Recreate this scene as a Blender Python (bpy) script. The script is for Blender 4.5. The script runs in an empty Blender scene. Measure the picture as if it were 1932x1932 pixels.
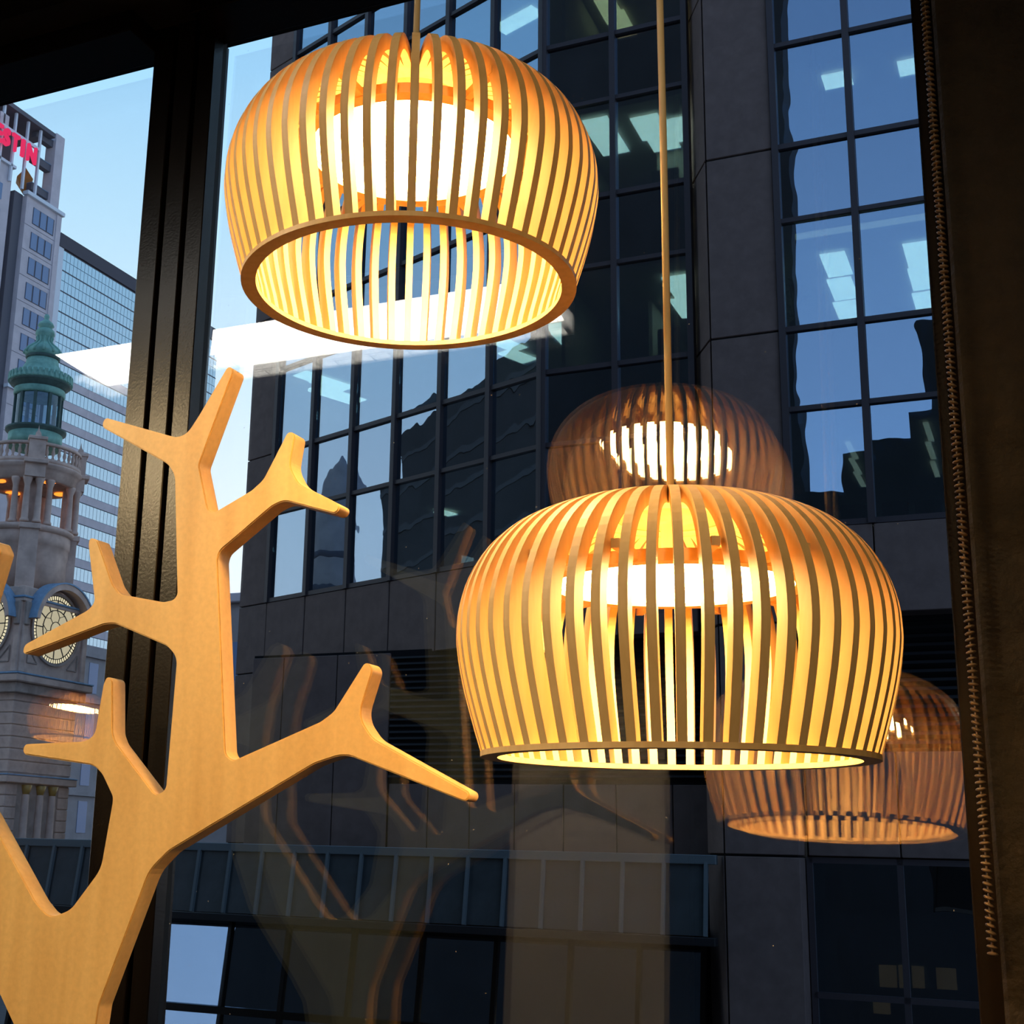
import bpy, bmesh, math, random
import numpy as np
from mathutils import Matrix, Vector
random.seed(4)
sc = bpy.context.scene
COL = sc.collection
R_ = math.radians

# ------------------------------------------------------------------ camera
CZ = 1.45                      # eye height above the cafe floor
PX, PY, F = 800.0, 966.0, 2584.0   # principal point and focal length on the 1932 px frame
def _d(x, y):
    v = np.array([(x-PX)/F, -(y-PY)/F, -1.0]); return v/np.linalg.norm(v)
_Z = _d(1065, -9500); _N = _d(2029, 1635)
_Y = _N-_Z*(_N@_Z); _Y /= np.linalg.norm(_Y); _X = np.cross(_Y, _Z)
ROT = np.stack([_X, _Y, _Z])
EYE = np.array([0, 0, CZ])
def ray(x, y): return ROT@np.array([(x-PX)/F, -(y-PY)/F, -1.0])
def at_y(x, y, Y): r = ray(x, y); return EYE+r*(Y/r[1])      # where a sight line meets the plane Y = const
def at_x(x, y, X): r = ray(x, y); return EYE+r*(X/r[0])
def br(x, y=1000): r = ray(x, y); return r[0]/r[1]
cam = bpy.data.cameras.new('camera'); camo = bpy.data.objects.new('camera', cam); COL.objects.link(camo)
M4 = np.eye(4); M4[:3, :3] = ROT; M4[:3, 3] = EYE
camo.matrix_world = Matrix(M4.tolist())
cam.sensor_width = 36; cam.lens = F/1932*36; cam.shift_x = (966-PX)/1932; cam.clip_start = .02; cam.clip_end = 2000
sc.camera = camo

# ------------------------------------------------------------------ exposure, sky, lights
sc.view_settings.view_transform = 'Standard'; sc.view_settings.look = 'None'
sc.view_settings.exposure = 0; sc.view_settings.gamma = 1; sc.view_settings.use_curve_mapping = False
sc.cycles.max_bounces = 8; sc.cycles.transparent_max_bounces = 24; sc.cycles.sample_clamp_indirect = 8
sc.cycles.caustics_reflective = False; sc.cycles.caustics_refractive = False

world = bpy.data.worlds.new('sky'); sc.world = world; world.use_nodes = True
nt = world.node_tree; nt.nodes.clear()
def N(nt, t, **k):
    n = nt.nodes.new(t)
    for a, v in k.items(): setattr(n, a, v)
    return n
def ramp(nt, stops):
    r = N(nt, 'ShaderNodeValToRGB'); cr = r.color_ramp
    while len(cr.elements) < len(stops): cr.elements.new(.5)
    for e, (p, c) in zip(cr.elements, stops): e.position = p; e.color = (*c, 1) if len(c) == 3 else c
    return r
tc = N(nt, 'ShaderNodeTexCoord'); sep = N(nt, 'ShaderNodeSeparateXYZ'); nt.links.new(tc.outputs['Generated'], sep.inputs[0])
r1 = ramp(nt, [(0, (1, 1, 1)), (.22, (.80, .92, 1.0)), (.42, (.47, .73, .93)), (.52, (.33, .62, .90)), (1, (.14, .27, .50))])   # towards the low sun
r2 = ramp(nt, [(0, (.47, .66, .95)), (.25, (.30, .50, .84)), (.55, (.165, .30, .56)), (1, (.14, .25, .46))])    # away from it
for r in (r1, r2): nt.links.new(sep.outputs['Z'], r.inputs[0])
dot = N(nt, 'ShaderNodeVectorMath', operation='DOT_PRODUCT'); dot.inputs[1].default_value = (-.62, .78, 0)
nt.links.new(tc.outputs['Generated'], dot.inputs[0])
mr = N(nt, 'ShaderNodeMapRange', interpolation_type='SMOOTHSTEP'); mr.inputs[1].default_value = -.7; mr.inputs[2].default_value = .75
nt.links.new(dot.outputs['Value'], mr.inputs[0])
mx = N(nt, 'ShaderNodeMixRGB'); nt.links.new(mr.outputs[0], mx.inputs[0]); nt.links.new(r2.outputs[0], mx.inputs[1]); nt.links.new(r1.outputs[0], mx.inputs[2])
bg = N(nt, 'ShaderNodeBackground'); bg.inputs[1].default_value = 1.42; nt.links.new(mx.outputs[0], bg.inputs[0])
wo = N(nt, 'ShaderNodeOutputWorld'); nt.links.new(bg.outputs[0], wo.inputs[0])

def lamp_light(name, kind, loc, energy, color, target=None, **k):
    l = bpy.data.lights.new(name, kind); l.energy = energy; l.color = color
    for a, v in k.items(): setattr(l, a, v)
    o = bpy.data.objects.new(name, l); COL.objects.link(o); o.location = loc
    if target: o.rotation_euler = (Vector(target)-Vector(loc)).to_track_quat('-Z', 'Y').to_euler()
    return o
# ceiling spots of the cafe: one on the coat tree, one on the plaster pier behind the camera
lamp_light('tree_spot', 'SPOT', (-2.65, -.5, 2.68), 172, (1, .74, .40), (-.95, 1.21, 1.42), spot_size=R_(42), spot_blend=.75, shadow_soft_size=.03)
lamp_light('pier_spot', 'SPOT', (-1.9, -1.0, 2.7), 38, (1, .82, .58), (-1.85, -2.5, 1.3), spot_size=R_(80), spot_blend=.7, shadow_soft_size=.05)

lamp_light('slat_fill_spot', 'SPOT', (.75, -1.5, 2.7), 105, (1, .74, .42), (-.42, 1.1, 1.75), spot_size=R_(38), spot_blend=.9, shadow_soft_size=.08)  # added warm fill, no fixture: lifts the dark outer slat faces of the pendants

# ------------------------------------------------------------------ materials
MATS = {}
def newmat(name):
    m = bpy.data.materials.new(name); m.use_nodes = True; MATS[name] = m; m.node_tree.nodes.clear(); return m, m.node_tree
def pbr(name, c, rough=.6, var=.0, scale=4, bump=0, bscale=40, metal=0, spec=.5, stretch=(1, 1, 1), coords='Object', c2=None):
    m, t = newmat(name)
    out = N(t, 'ShaderNodeOutputMaterial'); b = N(t, 'ShaderNodeBsdfPrincipled'); t.links.new(b.outputs[0], out.inputs[0])
    b.inputs['Base Color'].default_value = (*c, 1); b.inputs['Roughness'].default_value = rough
    b.inputs['Metallic'].default_value = metal; b.inputs['Specular IOR Level'].default_value = spec
    tcn = N(t, 'ShaderNodeTexCoord'); mp = N(t, 'ShaderNodeMapping'); mp.inputs['Scale'].default_value = stretch
    src = tcn.outputs[coords]
    t.links.new(src, mp.inputs[0])
    if var or c2:
        no = N(t, 'ShaderNodeTexNoise'); no.inputs['Scale'].default_value = scale; no.inputs['Detail'].default_value = 6; no.inputs['Roughness'].default_value = .65
        t.links.new(mp.outputs[0], no.inputs[0])
        lo = tuple(x*(1-var) for x in c); hi = tuple(min(1, x*(1+var)) for x in c) if c2 is None else c2
        rr = ramp(t, [(.3, lo), (.7, hi)]); t.links.new(no.outputs['Fac'], rr.inputs[0]); t.links.new(rr.outputs[0], b.inputs['Base Color'])
    if bump:
        n2 = N(t, 'ShaderNodeTexNoise'); n2.inputs['Scale'].default_value = bscale; n2.inputs['Detail'].default_value = 4
        t.links.new(mp.outputs[0], n2.inputs[0]); bp = N(t, 'ShaderNodeBump'); bp.inputs['Strength'].default_value = bump; bp.inputs['Distance'].default_value = .004
        t.links.new(n2.outputs['Fac'], bp.inputs['Height']); t.links.new(bp.outputs[0], b.inputs['Normal'])
    return m
def emit(name, c, s):
    m, t = newmat(name); out = N(t, 'ShaderNodeOutputMaterial'); e = N(t, 'ShaderNodeEmission')
    e.inputs[0].default_value = (*c, 1); e.inputs[1].default_value = s; t.links.new(e.outputs[0], out.inputs[0]); return m
def schlick(t, f0, normal=None):
    g = N(t, 'ShaderNodeNewGeometry'); d = N(t, 'ShaderNodeVectorMath', operation='DOT_PRODUCT')
    t.links.new(g.outputs['Normal'], d.inputs[0]); t.links.new(g.outputs['Incoming'], d.inputs[1])
    a = N(t, 'ShaderNodeMath', operation='ABSOLUTE'); t.links.new(d.outputs['Value'], a.inputs[0])
    s = N(t, 'ShaderNodeMath', operation='SUBTRACT'); s.inputs[0].default_value = 1; t.links.new(a.outputs[0], s.inputs[1])
    p = N(t, 'ShaderNodeMath', operation='POWER'); p.inputs[1].default_value = 5; t.links.new(s.outputs[0], p.inputs[0])
    ma = N(t, 'ShaderNodeMath', operation='MULTIPLY_ADD'); ma.inputs[1].default_value = 1-f0; ma.inputs[2].default_value = f0
    t.links.new(p.outputs[0], ma.inputs[0]); return ma.outputs[0]
def glass(name, f0, gtint=(1, 1, 1), ttint=(1, 1, 1), wav=0, wscale=.8, rough=0.0, dust=0, wstretch=(1, 1, 1)):
    m, t = newmat(name); out = N(t, 'ShaderNodeOutputMaterial'); mi = N(t, 'ShaderNodeMixShader')
    tr = N(t, 'ShaderNodeBsdfTransparent'); tr.inputs[0].default_value = (*ttint, 1)
    gl = N(t, 'ShaderNodeBsdfGlossy'); gl.inputs['Color'].default_value = (*gtint, 1); gl.inputs['Roughness'].default_value = rough
    t.links.new(schlick(t, f0), mi.inputs[0]); t.links.new(tr.outputs[0], mi.inputs[1]); t.links.new(gl.outputs[0], mi.inputs[2])
    if wav:
        g = N(t, 'ShaderNodeNewGeometry'); mp = N(t, 'ShaderNodeMapping'); mp.inputs['Scale'].default_value = wstretch; t.links.new(g.outputs['Position'], mp.inputs[0])
        no = N(t, 'ShaderNodeTexNoise'); no.inputs['Scale'].default_value = wscale; no.inputs['Detail'].default_value = 2
        t.links.new(mp.outputs[0], no.inputs[0])
        bp = N(t, 'ShaderNodeBump'); bp.inputs['Strength'].default_value = 1; bp.inputs['Distance'].default_value = wav
        t.links.new(no.outputs['Fac'], bp.inputs['Height']); t.links.new(bp.outputs[0], gl.inputs['Normal'])
    last = mi.outputs[0]
    if dust:
        df = N(t, 'ShaderNodeBsdfDiffuse'); df.inputs[0].default_value = (.8, .8, .8, 1); m2 = N(t, 'ShaderNodeMixShader')
        tcn = N(t, 'ShaderNodeTexCoord'); vo = N(t, 'ShaderNodeTexVoronoi'); vo.inputs['Scale'].default_value = 34
        t.links.new(tcn.outputs['Object'], vo.inputs[0])
        lt = N(t, 'ShaderNodeMath', operation='LESS_THAN'); lt.inputs[1].default_value = .028; t.links.new(vo.outputs['Distance'], lt.inputs[0])
        mu = N(t, 'ShaderNodeMath', operation='MULTIPLY'); mu.inputs[1].default_value = dust; t.links.new(lt.outputs[0], mu.inputs[0])
        t.links.new(mu.outputs[0], m2.inputs[0]); t.links.new(last, m2.inputs[1]); t.links.new(df.outputs[0], m2.inputs[2]); last = m2.outputs[0]
    t.links.new(last, out.inputs[0]); return m
def wood(name, c1, c2, rough=.45, scale=3.0, stretch=(9, 9, .55), speck=True):
    m, t = newmat(name); out = N(t, 'ShaderNodeOutputMaterial'); b = N(t, 'ShaderNodeBsdfPrincipled'); t.links.new(b.outputs[0], out.inputs[0])
    b.inputs['Roughness'].default_value = rough; b.inputs['Specular IOR Level'].default_value = .35
    tcn = N(t, 'ShaderNodeTexCoord'); mp = N(t, 'ShaderNodeMapping'); mp.inputs['Scale'].default_value = stretch; t.links.new(tcn.outputs['Object'], mp.inputs[0])
    no = N(t, 'ShaderNodeTexNoise'); no.inputs['Scale'].default_value = scale; no.inputs['Detail'].default_value = 5; no.inputs['Distortion'].default_value = .6
    t.links.new(mp.outputs[0], no.inputs[0]); rr = ramp(t, [(.28, c1), (.62, c2)]); t.links.new(no.outputs['Fac'], rr.inputs[0])
    n2 = N(t, 'ShaderNodeTexNoise'); n2.inputs['Scale'].default_value = 160; n2.inputs['Detail'].default_value = 3
    t.links.new(tcn.outputs['Object'], n2.inputs[0]); r2 = ramp(t, [(.3, (.86, .86, .86)), (.7, (1.08, 1.08, 1.08))]); t.links.new(n2.outputs['Fac'], r2.inputs[0])
    mu = N(t, 'ShaderNodeMixRGB', blend_type='MULTIPLY'); mu.inputs[0].default_value = .55 if speck else 0
    t.links.new(rr.outputs[0], mu.inputs[1]); t.links.new(r2.outputs[0], mu.inputs[2]); t.links.new(mu.outputs[0], b.inputs['Base Color']); return m

m_black = pbr('black_plaster', (.012, .010, .009), .8, spec=.2)
m_wallr = pbr('dark_brown_render', (.013, .0085, .005), .75, var=.4, scale=30, bump=.9, bscale=90, spec=.25)
m_frame = pbr('bronze_powder_coat', (.008, .0055, .004), .27, bump=.06, bscale=260, spec=.17)
m_dark = pbr('dark_metal', (.014, .014, .016), .6, spec=.3)
m_groove = pbr('black_groove', (.004, .004, .004), .6, spec=.2)
m_floor = pbr('dark_floor', (.06, .045, .035), .5, var=.3)
m_pier = pbr('cream_plaster', (.62, .52, .36), .8)
m_glass = glass('window_glass', .072); m_glassd = glass('window_glass_dusty', .072, dust=.22)
m_maple = wood('maple', (.60, .355, .115), (.72, .46, .17))
m_mapleedge = wood('maple_slat', (.66, .42, .17), (.76, .51, .23), stretch=(30, 30, 4), speck=False)
m_cord = pbr('cream_cord', (.62, .50, .30), .6)
m_disc = emit('opal_diffuser_glow', (1.0, .61, .22), 78); m_disctop = emit('diffuser_rear_glow', (1.0, .52, .14), 9)
m_tube = emit('ceiling_tube_glow', (1.0, .95, .86), 17)
m_louvre = pbr('white_louvre', (.8, .8, .78), .4)
m_chain = pbr('bead_plastic', (.10, .065, .035), .3)

m_conc = pbr('dark_granite_panel', (.180, .128, .112), .75, var=.16, scale=3, bump=.3, bscale=60, spec=.25)
m_joint = pbr('panel_joint', (.012, .012, .014), .8, spec=.1)
m_mull = pbr('anodised_mullion', (.060, .048, .052), .5, spec=.4)
m_fglass = glass('facade_glass', .50, (.63, .81, 1.0), (.42, .52, .52), wav=.0035, wscale=1.0, wstretch=(1, 1, .6))
m_sglass = glass('spandrel_glass', .50, (.63, .81, 1.0), (.3, .3, .3), wav=.004, wscale=1.0, wstretch=(1, 1, .6))
m_oglass = glass('shopfront_glass', .45, (.62, .80, 1.0), (.5, .5, .5), wav=.012, wscale=.9, wstretch=(1, 1, .35))
m_back = pbr('spandrel_backing', (.02, .017, .016), .9, spec=.1)
m_ceil = pbr('office_ceiling', (.36, .36, .31), .9)
m_owall = pbr('office_wall', (.50, .48, .38), .9)
m_ofloor = pbr('office_carpet', (.12, .12, .12), .95)
m_panel = emit('office_panel_glow', (.86, 1.0, .88), 7)
m_canopy = pbr('canopy_glass', (.060, .070, .072), .35, var=.25, scale=2, spec=.3)
m_canframe = pbr('canopy_frame', (.12, .15, .16), .5)
m_ashlar = pbr('sandstone', (.62, .44, .35), .9, var=.28, scale=.9, bump=.4, bscale=12, spec=.15)
m_ashlar2 = pbr('grimy_sandstone', (.42, .32, .26), .9, var=.3, scale=1.4, spec=.15)
m_copper = pbr('verdigris_copper', (.20, .42, .34), .7, var=.35, scale=1.6, spec=.2, c2=(.30, .56, .45))
m_copperd = pbr('dark_copper', (.075, .12, .105), .7, var=.3, scale=2, spec=.2)
m_lead = pbr('lead_flashing', (.22, .34, .46), .6, var=.2, spec=.3)
m_opal = emit('clock_opal_glow', (1.0, .90, .62), .62)
m_opalrim = emit('clock_rim_glow', (1.0, .90, .60), 1.05)
m_lamporange = emit('arcade_lamp_glow', (1.0, .28, .03), 2.2)
m_hotel = pbr('hotel_stone', (.62, .55, .56), .8, var=.12, scale=.7, spec=.2)
m_hotel_d = pbr('hotel_dark_stone', (.15, .14, .155), .8, spec=.2)
m_hotelwhite = pbr('white_steel', (.72, .76, .80), .5)
m_ochre = pbr('ochre_panel', (.50, .22, .05), .7)
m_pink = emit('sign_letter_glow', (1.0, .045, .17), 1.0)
m_towerglass = glass('tower_glass', .72, (.66, .84, .95), (.10, .12, .15))
m_tglassback = pbr('tower_glass_backing', (.22, .38, .52), .6)
m_hotelglass = pbr('hotel_glass', (.16, .24, .40), .25, spec=.7)
m_parapet = pbr('parapet_dark', (.075, .07, .085), .8)
m_lantern = glass('lantern_glass', .12, (.7, .85, 1), (.55, .68, .74))
m_own2 = pbr('slate_band', (.045, .045, .05), .8)
m_own = pbr('dark_masonry', (.028, .026, .028), .9, var=.3, scale=.3)
m_pale = pbr('pale_stone', (.34, .30, .29), .9, var=.2, scale=.5)
m_asphalt = pbr('asphalt', (.05, .05, .055), .9, var=.2)
m_leaf = pbr('houseplant_leaf', (.03, .06, .02), .6)
m_mon = pbr('black_plastic', (.012, .012, .013), .4)
m_print = pbr('coloured_print', (.35, .20, .45), .7, c2=(.65, .50, .10), scale=6)
m_chair = pbr('dark_upholstery', (.02, .022, .02), .8)
m_blue = pbr('screen_fabric', (.25, .30, .34), .9)

# ------------------------------------------------------------------ helpers
def link(o, parent=None, matrix=None):
    COL.objects.link(o)
    if parent is not None: o.parent = parent
    if matrix is not None: o.matrix_local = matrix
    return o
def mesh_from_bm(bm, name, mat, smooth=False):
    me = bpy.data.meshes.new(name); bm.normal_update(); bm.to_mesh(me); bm.free()
    for m in (mat if isinstance(mat, (list, tuple)) else [mat]): me.materials.append(m)
    if smooth:
        for p in me.polygons: p.use_smooth = True
    return me
def empty(name, loc, label=None, cat=None, group=None, kind=None, rotz=0):
    o = bpy.data.objects.new(name, None); COL.objects.link(o); o.location = loc; o.rotation_euler = (0, 0, rotz); o.empty_display_size = .1
    tag(o, label, cat, group, kind); return o
def tag(o, label=None, cat=None, group=None, kind=None):
    for k, v in (('label', label), ('category', cat), ('group', group), ('kind', kind)):
        if v: o[k] = v
    return o
def rel(parent, M):
    if parent is None: return M
    return (Matrix.Translation(parent.location) @ parent.rotation_euler.to_matrix().to_4x4()).inverted() @ M
BOX = {}
def box_mesh(sx, sy, sz, mat, bev=0):
    k = (round(sx, 4), round(sy, 4), round(sz, 4), mat.name, bev)
    if k not in BOX:
        bm = bmesh.new(); bmesh.ops.create_cube(bm, size=1)
        for v in bm.verts: v.co = Vector((v.co.x*sx, v.co.y*sy, v.co.z*sz))
        if bev: bmesh.ops.bevel(bm, geom=bm.edges[:], offset=bev, segments=1, affect='EDGES')
        BOX[k] = mesh_from_bm(bm, 'block', mat)
    return BOX[k]
class Frame:     # local wall frame: u along the wall, w into the building, z up
    def __init__(s, ox, oy, ang=0): s.M = Matrix.Translation((ox, oy, 0)) @ Matrix.Rotation(ang, 4, 'Z')
    def box(s, name, mat, parent, u0, u1, w0, w1, z0, z1, bev=0, rx=0):
        o = bpy.data.objects.new(name, box_mesh(abs(u1-u0), abs(w1-w0), abs(z1-z0), mat, bev))
        M = s.M @ Matrix.Translation(((u0+u1)/2, (w0+w1)/2, (z0+z1)/2))
        if rx: M = M @ Matrix.Rotation(rx, 4, 'X')
        if parent is None: COL.objects.link(o); o.matrix_world = M
        else: link(o, parent, rel(parent, M))
        return o
WF = Frame(0, 0)
def wbox(name, mat, parent, x0, x1, y0, y1, z0, z1, bev=0, kind=None):
    o = WF.box(name, mat, parent, x0, x1, y0, y1, z0, z1, bev)
    if kind: o['kind'] = kind
    return o
def add_box(bm, x0, x1, y0, y1, z0, z1, M=None):
    vs = [bm.verts.new((x, y, z)) for x in (x0, x1) for y in (y0, y1) for z in (z0, z1)]
    for f in ((0, 1, 3, 2), (4, 6, 7, 5), (0, 4, 5, 1), (2, 3, 7, 6), (0, 2, 6, 4), (1, 5, 7, 3)): bm.faces.new([vs[i] for i in f])
    if M is not None:
        for v in vs: v.co = M @ v.co
def add_lathe(bm, prof, n=32, c=(0, 0), a0=0, a1=2*math.pi, cap=True):
    full = abs(a1-a0-2*math.pi) < 1e-6; m = n if full else n+1
    rings = []
    for r, z in prof:
        rings.append([bm.verts.new((c[0]+r*math.cos(a0+(a1-a0)*i/n), c[1]+r*math.sin(a0+(a1-a0)*i/n), z)) for i in range(m)])
    for k in range(len(prof)-1):
        for i in range(n):
            j = (i+1) % m
            bm.faces.new((rings[k][i], rings[k][j], rings[k+1][j], rings[k+1][i]))
    if cap and full:
        for rg, flip in ((rings[0], True), (rings[-1], False)):
            bm.faces.new(rg[::-1] if flip else rg)
def lathe(name, prof, mat, parent, loc, n=32, smooth=True, cap=True):
    bm = bmesh.new(); add_lathe(bm, prof, n, cap=cap)
    bmesh.ops.recalc_face_normals(bm, faces=bm.faces)
    me = mesh_from_bm(bm, name, mat, smooth)
    o = bpy.data.objects.new(name, me)
    M = Matrix.Translation(loc)
    if parent is None: COL.objects.link(o); o.matrix_world = M
    else: link(o, parent, rel(parent, M))
    return o
def put(name, me, parent, M):
    o = bpy.data.objects.new(name, me)
    if parent is None: COL.objects.link(o); o.matrix_world = M
    else: link(o, parent, rel(parent, M))
    return o
def tube(bm, pts, r, n=8):
    rings = []
    for i, p in enumerate(pts):
        p = Vector(p); a = Vector(pts[max(i-1, 0)]); b = Vector(pts[min(i+1, len(pts)-1)]); t = (b-a).normalized()
        u = t.orthogonal().normalized() if abs(t.z) > .99 or True else None
        u = Vector((1, 0, 0)) - t*t.x if abs(t.x) < .9 else Vector((0, 1, 0)) - t*t.y
        u.normalize(); w = t.cross(u)
        rings.append([bm.verts.new(p+(u*math.cos(2*math.pi*k/n)+w*math.sin(2*math.pi*k/n))*r) for k in range(n)])
    for a, b in zip(rings, rings[1:]):
        for k in range(n): bm.faces.new((a[k], a[(k+1) % n], b[(k+1) % n], b[k]))
    bm.faces.new(rings[0][::-1]); bm.faces.new(rings[-1])

# ------------------------------------------------------------------ the room
ROOM = 'structure'
YG = 1.55            # nominal plane of the glazing
XL0, XL1, XM0, XM1 = -2.45, -1.2030, -1.096, -.0937      # left window, main window
HEAD, SILL = 2.648, .25
wbox('floor', m_floor, None, -4.2, 1.7, -4.0, 1.7, -.12, 0, kind=ROOM)
wbox('ceiling', m_black, None, -4.2, 1.7, -4.0, 1.42, 2.80, 2.92, kind=ROOM)
wbox('wall_back', m_black, None, -4.2, 1.7, -4.15, -4.0, -.1, 2.9, kind=ROOM)
wbox('wall_left', m_black, None, -4.35, -4.2, -4.15, 1.7, -.1, 2.9, kind=ROOM)
wbox('wall_side', m_black, None, 1.7, 1.85, -4.15, 1.7, -.1, 2.9, kind=ROOM)
wbox('wall_right', m_wallr, None, -.069, 1.7, 1.42, 1.72, -.1, 2.95, bev=.004, kind=ROOM)
wbox('wall_head', m_black, None, -4.2, -.069, 1.42, 1.62, HEAD+.035, 2.95, kind=ROOM)
wbox('wall_sill', m_black, None, -4.2, -.069, 1.42, 1.62, -.1, SILL-.05, kind=ROOM)
wbox('wall_window_side', m_black, None, -4.2, XL0-.05, 1.42, 1.62, SILL-.05, HEAD+.035, kind=ROOM)
# plaster pier behind the camera, lit by its spot: shows only as a reflection in the glass
wbox('wall_pier', m_pier, None, -2.17, -1.50, -2.9, -2.5, 0, 2.8, kind=ROOM)

TILT = R_(2.3)
def pane(name, parent, x0, x1, dy, mat):
    w, h = x1-x0, HEAD-SILL+.03
    me = box_mesh(w, .006, h, mat)
    return put(name, me, parent, Matrix.Translation(((x0+x1)/2, YG+dy, 1.9)) @ Matrix.Rotation(-TILT, 4, 'X') @ Matrix.Translation((0, 0, (HEAD+SILL)/2-1.9)))
def window(n, x0, x1, parts, label):
    w = empty('window_%d' % n, ((x0+x1)/2, YG, SILL), label, None, None, ROOM)
    pane('pane', w, x0-.012, x1+.012, 0, m_glassd); pane('pane', w, x0-.012, x1+.012, .040, m_glass)
    for nm, a, b, c, d in parts: wbox(nm, m_frame, w, a, b, 1.475, 1.565, c, d, bev=.0015)
    return w
window(1, XL0, XL1, [('head_frame', XL0-.05, XL1, HEAD, HEAD+.04), ('sill_frame', XL0-.05, XL1, SILL-.06, SILL), ('jamb_frame', XL0-.05, XL0, SILL, HEAD)],
       'left window beside the wide bronze mullion')
w2 = window(2, XM0, XM1, [('head_frame', XM0, XM1, HEAD, HEAD+.04), ('sill_frame', XM0, XM1, SILL-.06, SILL), ('jamb_frame', XM1, -.066, SILL-.06, HEAD+.04)],
       'main window behind the two pendant lamps')
mul = empty('trim_1', (-1.15, 1.5, SILL), 'bronze mullion of three flat bars between the windows', None, None, ROOM)
wbox('mullion_core', m_groove, mul, -1.196, -1.094, 1.552, 1.575, SILL-.06, HEAD+.04)
for a, b in ((-1.2013, -1.1668), (-1.1585, -1.1270), (-1.1185, -1.0898)):
    wbox('mullion_bar', m_frame, mul, a, b, 1.535, 1.560, SILL-.06, HEAD+.04, bev=.0012)
wbox('mullion_edge', m_frame, mul, -1.190, -1.1275, 1.621, 1.630, SILL-.06, HEAD+.04, bev=.001)

# ------------------------------------------------------------------ pendant lamps
NS = 56
PROF = [(.159, .0), (.1675, .028), (.1748, .056), (.1792, .081), (.1800, .097), (.1782, .118), (.1708, .142), (.1565, .1655), (.1340, .1855), (.1065, .1985), (.0810, .2060), (.0640, .2090)]
def smooth_profile(P, k=3):
    out = []
    for i in range(len(P)-1):
        p0, p1, p2, p3 = P[max(i-1, 0)], P[i], P[i+1], P[min(i+2, len(P)-1)]
        for j in range(k):
            t = j/k; out.append(tuple(.5*(2*b+(c-a)*t+(2*a-5*b+4*c-d)*t*t+(3*b-a-3*c+d)*t**3) for a, b, c, d in zip(p0, p1, p2, p3)))
    return out+[P[-1]]
PROF = smooth_profile(PROF)
def slat_mesh(th=.0072, dep=.014):
    bm = bmesh.new(); n = len(PROF); outer = []; inner = []
    for i, (r, z) in enumerate(PROF):
        a = PROF[max(0, i-1)]; b = PROF[min(n-1, i+1)]; tx, tz = b[0]-a[0], b[1]-a[1]; L = math.hypot(tx, tz); nx, nz = -tz/L, tx/L
        if i == 0: nx, nz = -1, 0
        if i == n-1: nx, nz = 0, -1
        outer.append((r, z)); inner.append((r+nx*dep, z+nz*dep))
    V = []
    for s in (-1, 1):
        V.append([[bm.verts.new((p[0], s*th/2, p[1])) for p in outer], [bm.verts.new((p[0], s*th/2, p[1])) for p in inner]])
    for i in range(n-1):
        bm.faces.new((V[0][0][i], V[0][0][i+1], V[0][1][i+1], V[0][1][i])); bm.faces.new((V[1][0][i], V[1][1][i], V[1][1][i+1], V[1][0][i+1]))
        bm.faces.new((V[0][0][i], V[1][0][i], V[1][0][i+1], V[0][0][i+1])); bm.faces.new((V[0][1][i], V[0][1][i+1], V[1][1][i+1], V[1][1][i]))
    for i in (0, n-1): bm.faces.new((V[0][0][i], V[0][1][i], V[1][1][i], V[1][0][i]))
    bmesh.ops.recalc_face_normals(bm, faces=bm.faces)
    return mesh_from_bm(bm, 'slat', m_mapleedge)
def make_lamp(loc, label, top_z, turn):
    root = empty('pendant_lamp', loc, label, 'lamp', 'slatted wooden pendant lamps')
    T = Matrix.Translation(loc); sm = slat_mesh()
    for i in range(NS): put('slat', sm, root, T @ Matrix.Rotation(2*math.pi*(i+turn)/NS, 4, 'Z'))
    lathe('bottom_ring', [(.1452, -.0045), (.1592, -.0045), (.1592, .0), (.1452, .0), (.1452, -.0045)], m_mapleedge, root, loc, 96, False, False)
    lathe('top_ring', [(.045, .1955), (.064, .1955), (.064, .2030), (.045, .2030), (.045, .1955)], m_mapleedge, root, loc, 64, False, False)
    lathe('diffuser', [(.0, .139), (.070, .139), (.094, .1405), (.0985, .1435)], m_disc, root, loc, 64, True, False)
    lathe('diffuser_rear', [(.0985, .1436), (.094, .1465), (.0, .148)], m_disctop, root, loc, 64, True, False)
    lathe('holder_ring', [(.0995, .1385), (.1130, .1385), (.1130, .1485), (.0995, .1485), (.0995, .1385)], m_mapleedge, root, loc, 64, False, False)
    sp = box_mesh(.050, .0065, .007, m_mapleedge)
    for k in range(14): put('holder_spoke', sp, root, T @ Matrix.Rotation(2*math.pi*(k+.5)/14, 4, 'Z') @ Matrix.Translation((.1375, 0, .1435)))
    lathe('lamp_holder', [(.0, .150), (.008, .150), (.009, .190), (.046, .1965), (.046, .2025), (.0, .204)], m_mapleedge, root, loc, 24)
    bm = bmesh.new(); h = top_z-loc[2]; tube(bm, [(0, 0, .203), (.0005, 0, .203+(h-.203)*.33), (-.0005, 0, .203+(h-.203)*.66), (0, 0, h)], .0033, 10)
    put('cord', mesh_from_bm(bm, 'cord', m_cord, True), root, T)
    return root
def copy_lamp(src, loc, label):
    r = src.copy(); COL.objects.link(r); r.location = loc; r['label'] = label
    for ch in list(src.children):
        c = ch.copy(); COL.objects.link(c); c.parent = r
    return r
LAMP1, LAMP2 = (-.5340, 1.094, 1.972), (-.2873, 1.109, 1.530)
l1 = make_lamp(LAMP1, 'upper slatted pendant lamp with open wooden ribs, seen from below', 2.80, .05)
l2 = make_lamp(LAMP2, 'lower, larger looking slatted pendant lamp hanging on a long cord', 2.80, .506)
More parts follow.
